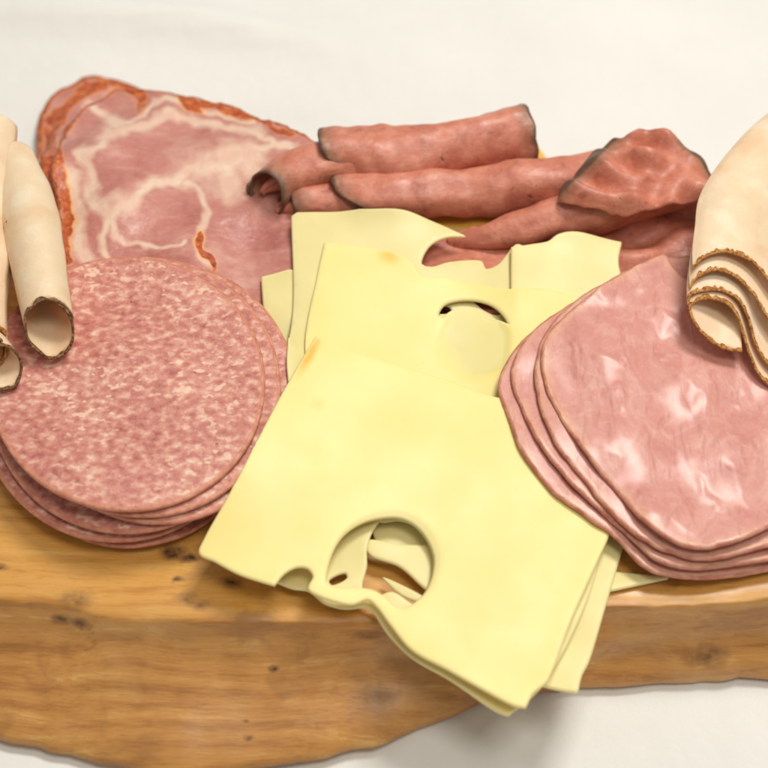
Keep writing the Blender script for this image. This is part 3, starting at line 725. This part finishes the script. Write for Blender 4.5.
# ------------------------------------------------------------------ rear pale cheese, salami
GC = 'overlapping swiss cheese slices down the middle of the board'
slab('swiss_cheese_slice', [(262,277),(289,270),(330,275),(340,420),(272,420)], M_cheese2, t=.16, z=BT+.4, sharp=(0,1,2,3,4), seed=51, label='swiss cheese slice showing a small pale corner behind the salami', cat='cheese slice', group=GC)
GS = 'stacked salami rounds at the left of the board'
def ell(cx, cy, rx, ry, n=28, a=0, j=0):
    r = np.random.default_rng(int(cx * 7 + cy)); th = np.linspace(0, 2*np.pi, n, endpoint=False)
    return [(cx + rx*math.cos(t)*(1+j*r.normal()), cy + ry*math.sin(t)*(1+j*r.normal())) for t in th]
sal = [((128,418),(133,127),'bottom salami round, lying straight on the wooden board'), ((117,412),(134,128),'salami round second from the bottom of the stack'),
       ((127,405),(134,127),'salami round third from the bottom of the stack'), ((158,392),(137,130),'salami round third from the top, reaching farthest right towards the cheese'),
       ((143,387),(136,129),'salami round just under the top one in the stack'), ((127,384),(137,126),'top salami round, fully visible with cream flecks, under the turkey roll end')]
for i, ((cx, cy), (rx, ry), lab) in enumerate(sal):
    slab('salami_slice', ell(cx, cy, rx, ry, j=.002), M_salami, t=.16, z=BT+.3+.2*i, iters=60, sig=.8, seed=60+i, wav=(.035 if i < 5 else .05, 6), label=lab, cat='salami slice', group=GS, edge='casing', edge_mat=M_casing, edge_w=.05, n_out=260)

# ------------------------------------------------------------------ swiss cheese
def stain(spots):
    def fn(v):
        px, py = pix_of(v); s = np.zeros(len(px))
        for (x, y, rx, ry, a, ang) in spots:
            c, n_ = math.cos(ang), math.sin(ang); u = (px - x) * c + (py - y) * n_; w = -(px - x) * n_ + (py - y) * c
            s = np.maximum(s, a * np.clip(1.2 - np.sqrt((u / rx) ** 2 + (w / ry) ** 2), 0, 1))
        return {'stain': s}
    return fn
def eye_rim(cx, cy):
    def fn(c):
        px, py = pix_of(np.column_stack([c, np.full(len(c), BT + 1.3)])); a = np.arctan2(-(py - cy), px - cx)
        return np.clip(.35 + .65 * np.cos(a - .9), 0.05, 1)
    return fn
def eye_dish(cx, cy, rx, ry):
    """a shallow hollow: steep at its upper right rim, fading out to the lower left"""
    def fn(v):
        px, py = pix_of(np.column_stack([v, np.full(len(v), BT + 1.3)])); w = Wave(40, 2, seed=77)
        d = np.hypot((px - cx) / rx, (py - cy) / ry) + .04 * w(px, py)
        a = np.arctan2(-(py - cy), px - cx); wid = .14 + .5 * np.clip(-np.cos(a - .7) * .8 + .2, 0, 1)
        k = np.clip((1.03 - d) / wid, 0, 1); return .10 * k * k * (3 - 2 * k)
    return fn
slab('swiss_cheese_slice', [(560,566),(668,577),(604,591),(540,590)], M_cheese3, t=.14, z=BT+.2, sharp=(0,1,2,3), seed=52, label='swiss cheese slice showing one thin pale corner under the front of the ham', cat='cheese slice', group=GC)
slab('swiss_cheese_slice', [(292,216),(297,213),(360,210),(405,212),(435,222),(465,235),(445,237),(428,247),(421,264),(432,267),(450,262),(482,261),(485,268),(498,264),(509,252),(516,246),(560,262),(600,300),(570,400),(420,430),(300,410),(288,372),(294,300)],
     M_cheese2, t=.13, z=BT+.9, holes_px=[[(433,310),(440,304),(450,306),(452,311),(442,314)],[(472,299),(490,303),(502,313),(496,315),(482,309)]], sharp=(0,1,5,16), seed=53, fs=.3, dil=.25, sag=.002, iters=50, wav=(.03,4), label='rear swiss cheese slice with a torn bay along its back edge', cat='cheese slice', group=GC, attr_fn=stain([]))
slab('swiss_cheese_slice', [(512,247),(530,244),(549,240),(558,234),(575,231),(621,241),(618,262),(640,330),(600,400),(520,400),(513,330)], M_cheese3, t=.16, z=BT+1.1, sharp=(0,5,7,8), seed=54, fs=.3, dil=.25, wav=(.03,4), label='small-looking yellow swiss cheese slice beside the rear tear, below the roast beef', cat='cheese slice', group=GC)
slab('swiss_cheese_slice', [(325,243),(355,246),(390,252),(410,261),(422,276),(445,277),(475,283),(510,289),(545,289),(600,302),(600,450),(420,470),(322,430),(306,345),(318,275)], M_cheese, t=.14, z=BT+1.3,
     holes_px=[[(437,314),(442,304),(454,299),(474,298),(494,304),(506,315),(510,324),(500,321),(488,317),(474,310),(462,308),(450,312),(443,318)]], hole_rim=.05, top_fn=eye_dish(472, 337, 40, 38), sharp=(0,9,10,12), seed=55, wav=(.006,4), iters=15, dil=.1, label='swiss cheese slice with an amber edge spot and one closed round eye by the ham', cat='cheese slice', group=GC, attr_fn=stain([(389,256,12,8,.7,.3)]), step=.12)
E_hole = [(386,514),(372,530),(366,548),(366,565),(362,588),(376,596),(392,592),(412,604),(432,612),(452,600),(452,560),(440,530),(415,512)]
SUP = hang(.13)
slab('swiss_cheese_slice', [(430,440),(600,460),(627,530),(622,547),(605,604),(588,660),(581,674),(577,691),(560,688),(540,683),(500,670),(460,600),(440,556),(425,548),(380,545),(374,500),(400,450)], M_cheese3, t=.15, z=BT+.5, sharp=(0,2,7), support=SUP, seed=58, iters=30, label='swiss cheese slice whose pale right strip hangs over the edge below the ham', cat='cheese slice', group=GC)
# lowest front slice: only its torn bands are seen through the big eye
slab('swiss_cheese_slice', [(340,470),(480,470),(520,540),(450,600),(427,588),(400,565),(370,553),(366,541),(400,545),(432,543),(425,530),(400,519),(380,520),(350,505)], M_cheese3, t=.15, z=BT+.4, seed=56, label='swiss cheese slice with a torn edge, seen through the big front eye', cat='cheese slice', group=GC, iters=40, sharp=(8,))
slab('swiss_cheese_slice', [(383,577),(395,582),(424,597),(440,606),(428,603),(402,594)], M_cheese3, t=.12, z=BT+.3, seed=57, label='thin curled sliver of swiss cheese lying inside the big front eye', cat='cheese slice', group=GC, n_out=60, iters=10, sharp=(0,3))
slab('swiss_cheese_slice', [(320,420),(560,430),(600,540),(545,680),(508,714),(500,711),(448,677),(412,656),(388,632),(374,612),(366,606),(345,607),(325,602),(309,590),(290,586),(250,560),(260,500)], M_cheese3, t=.13, z=BT+.8, support=SUP, sharp=(0,1,4), seed=59, iters=30,
     holes_px=[E_hole, [(328,580),(336,574),(346,572),(348,577),(340,583),(331,585)]], label='swiss cheese slice peeking out as a narrow ledge under the big front one', cat='cheese slice', group=GC)
slab('swiss_cheese_slice', [(316,337),(335,346),(380,360),(440,378),(500,398),(560,400),(640,450),(606,540),(570,620),(546,680),(538,687),(532,692),(525,706),(515,704),(480,686),(448,668),(412,648),(390,622),(378,606),(368,598),(352,603),(335,600),(318,594),(309,588),(314,575),(308,567),(296,566),(283,573),(274,584),(240,573),(215,560),(200,552),(206,536),(232,490),(258,440),(284,392)],
     M_cheese, t=.14, z=BT+1.2, holes_px=[[(388,511),(404,512),(420,520),(433,535),(440,555),(437,575),(428,592),(414,604),(403,609),(394,606),(384,597),(372,590),(355,588),(338,588),(326,583),(326,570),(332,550),(343,532),(362,518)]],
     support=SUP, sharp=(0,6,7,12,28,34), seed=70, iters=70, sig=.6, fs=.3, dil=.25, hole_rim=.26, hole_rim_fn=eye_rim(392, 560), wav=(.03,5), step=.16, n_out=420, label='large front swiss cheese slice with one big round eye, hanging over the board edge', cat='cheese slice', group=GC, attr_fn=stain([(309,356,24,5,1.1,-1.05),(262,425,30,3,.3,-1.1),(318,404,9,7,.25,0)]))

# ------------------------------------------------------------------ ham
GH = 'overlapping ham slices at the right of the board'
ham = [([(664,262),(600,290),(555,315),(520,345),(501,375),(500,392),(508,413),(525,455),(555,492),(596,522),(622,543),(640,562),(662,573),(700,577),(740,573),(800,562),(860,540),(880,440),(800,300),(720,260)], 'bottom ham slice, its dark front edge lying on the board and cheese'),
       ([(662,262),(610,284),(567,307),(530,336),(514,365),(514,384),(521,405),(540,443),(574,485),(608,516),(635,540),(655,558),(690,567),(740,563),(800,552),(860,530),(880,430),(800,300),(720,260)], 'ham slice second from the bottom, a wide pink band left of the upper slices'),
       ([(664,258),(615,280),(574,303),(552,325),(537,360),(538,390),(552,435),(585,480),(612,512),(640,536),(668,551),(710,558),(768,545),(800,540),(860,520),(870,420),(800,300),(720,260)], 'ham slice just under the top one, showing a narrow brown-rimmed band'),
       ([(664,254),(682,277),(710,290),(760,300),(800,360),(812,440),(800,505),(765,528),(732,541),(703,547),(672,540),(641,517),(610,482),(592,460),(563,420),(545,380),(543,352),(556,325),(585,300),(625,272)], 'top ham slice, broad and shiny pink beside the folded turkey')]
def ham_wrinkles(v):
    """small raised creases in the moist top slice"""
    px, py = pix_of(np.column_stack([v, np.full(len(v), BT + 1.9)])); wa, wb_ = Wave(30, 2, seed=61), Wave(30, 2, seed=62)
    px, py = px + 3 * wa(px, py), py + 3 * wb_(px, py); q = np.stack([px, py], 1); out = np.zeros(len(v))
    for pts, w, h in [([(566,333),(590,358),(615,368),(640,362)], 6, .07), ([(676,372),(690,388),(704,410),(718,438)], 8, .08), ([(592,290),(612,298),(636,292)], 8, .06), ([(655,312),(668,326),(684,334)], 7, .06),
                      ([(740,400),(752,425),(770,440)], 8, .06), ([(612,398),(622,410)], 6, .05), ([(700,482),(712,500),(716,512)], 6, .05), ([(590,430),(604,452),(618,462)], 7, .04), ([(640,440),(665,455),(690,450)], 12, .04), ([(625,330),(660,350),(700,345)], 14, .05), ([(640,500),(668,520),(700,532)], 6, .05), ([(730,470),(750,500)], 10, .05)]:
        pts = np.array(pts, float); d = np.full(len(v), 1e9)
        for a, b in zip(pts[:-1], pts[1:]):
            ab = b - a; t = np.clip(((q - a) @ ab) / (ab @ ab), 0, 1); d = np.minimum(d, np.linalg.norm(a + t[:, None] * ab - q, axis=1))
        out = np.minimum(out, -.7 * h * np.exp(-(d / w) ** 2))
    return out
for i, (o_, lab) in enumerate(ham):
    slab('ham_slice', o_, M_ham, t=.16, z=BT+.6+.22*i, iters=50, sig=.6, seed=[85,92,86,84][i], wav=(.035 if i < 3 else .07, 4.5), label=lab, cat='ham slice', group=GH, edge='rind', edge_mat=M_hamrind, edge_w=.035, ragged=.3, sharp=(0,), step=.2 if i < 3 else .11, top_fn=None if i < 3 else ham_wrinkles)

# ------------------------------------------------------------------ turkey, left rolls
GT = 'peppered turkey breast rolls at the left of the board'
def face_cut(G_, k):
    """slant the open end so that its top lies further back than its bottom"""
    c = G_[0].mean(0); d = (G_[1:6] - G_[0:5]).mean((0, 1)); d /= np.linalg.norm(d)
    fade = np.linspace(1, 0, len(G_))[:, None] ** 2
    return G_ + d * ((G_[..., 2] - G_.mean(1)[:, None, 2]) * k * fade)[..., None]
def rest_roll(spine, k, *a, **kw):
    """raise the roll until its front end rests on what lies below it"""
    dz = 0.0
    for _ in range(3):
        g_ = face_cut(roll_grid([(x, y, z + dz) for x, y, z in spine], *a, **kw), k); f = g_[:int(len(g_) * .45)]
        pen = (sample(H, f[..., 0], f[..., 1]) + .09 - f[..., 2]).max(); dz += pen
    return face_cut(roll_grid([(x, y, z + dz) for x, y, z in spine], *a, **kw), k)
g = rest_roll([(-18,348,6.0),(-24,270,6.0),(-20,200,5.9),(-14,135,5.9)], .7, [.95,1.35,1.45,1.35], 2.0, .3, .13, seed=101, wr=.025, nv=70)
sheet('turkey_roll', g, .09, M_turkey, label='turkey roll at the photo edge, cut off, left of the whole open roll', cat='turkey roll', group=GT, crust='crust', crust_mat=M_crust2, crust_sides=('u0',), crust_w=.10, rim_sides=('u0',), seed=11, rec=False)
g = rest_roll([(0,366,5.7),(-15,345,5.7),(-40,310,5.7),(-60,270,5.7)], .8, [.85,.9,.9,.9], 1.3, 1.0, .12, seed=102, wr=.03, nv=60)
sheet('turkey_roll', g, .08, M_turkey, label='lowest turkey roll end resting on the left rim of the top salami round', cat='turkey roll', group=GT, crust='crust', crust_mat=M_crust, crust_sides=('u0',), crust_w=.08, rim_sides=('u0',), seed=12, rec=False)
g = rest_roll([(50,329,6.0),(46,305,6.05),(38,262,6.0),(28,210,5.7),(13,160,5.3)], .85, [.88,.98,1.12,1.06,.85], 1.12, .2, .07, seed=103, wr=.012, nv=60, squash=1.0, gap=.9)
sheet('turkey_roll', g, .075, M_turkey, label='turkey roll with a round open end and dark pepper rim over the salami', cat='turkey roll', group=GT, crust='crust', crust_mat=M_crust, crust_sides=('u0',), crust_w=.10, rim_sides=('u0',), seed=13)

# ------------------------------------------------------------------ turkey, right folded slices
GF = 'folded turkey slices nested at the right edge'
AL = R(62)
def fold_grid(curve, q0, n=60, grow=.25, seed=0):
    c = catmull(curve, 110, False); nrm = np.array([0, -math.cos(AL), math.sin(AL)]); pts = []
    for a, b in c:
        d = ray(a, b); pts.append(CAM + d * (((q0 - CAM) @ nrm) / (d @ nrm)))
    pts = np.array(pts); cen = pts.mean(0); w = Wave(4, 3, seed=seed)
    U = np.linspace(0, 1, n)[:, None]
    B = np.concatenate([.5 * U + 5.6 * U ** 2, 10.5 * U, .3 * U - .9 * U ** 2], 1)
    up = np.clip(1 - 1.2 * U[..., None], 0, 1)
    rel = (pts - cen)[None] * (1 + grow * U[..., None])
    rel[..., 1] = rel[..., 1] * (.15 + .85 * up[..., 0])        # the section swings upright towards the rear
    G_ = cen + rel + B[:, None]
    d = w(G_[..., 0], G_[..., 1], G_[..., 2]) * .06 * np.minimum(1, U * 5)
    G_[..., 2] += d; G_[..., 0] += d * .7
    return G_
y0 = 1.0
L1 = [(742,352),(722,348),(703,334),(692,318),(690,308),(697,301),(712,299),(727,304),(738,318),(744,336),(750,356),(760,376),(774,390)]
L2 = [(688,304),(690,296),(705,291),(722,291),(738,300),(748,318),(756,345),(768,365),(785,380)]
L3 = [(690,288),(697,278),(712,271),(728,273),(744,284),(757,300),(770,322),(790,345)]
L4 = [(693,268),(704,258),(722,252),(738,255),(752,262),(772,285),(795,310)]
q0 = P(700, 345, 6.2)
for _ in range(3):
    g = fold_grid(L1, q0)[:20]; q0 = P(700, 345, q0[2] + (sample(H, g[..., 0], g[..., 1]) + .06 - g[..., 2]).max() * .8)
print('FOLD Z', q0)
for i, (Lc, lab) in enumerate([(L1, 'folded turkey slice with an open teardrop loop resting on the ham'), (L2, 'folded turkey slice whose golden rim lies right against the open loop'), (L3, 'folded turkey slice whose golden rim arches above the two lowest rims'), (L4, 'outermost folded turkey slice, highest, with a broad plain cream back')]):
    g = fold_grid(Lc, q0 + np.array([0, .12, .10]) * i, grow=.08 + .02 * i, seed=120)
    sheet('turkey_fold', g, .085, M_turkey, label=lab, cat='turkey slice', group=GF, crust='crust', crust_mat=M_crust2, crust_sides=('u0',), crust_w=.12, rim_sides=('u0',), seed=20 + i, rec=False)

for o in bpy.data.objects:
    if 'base_cm' in o: del o['base_cm']
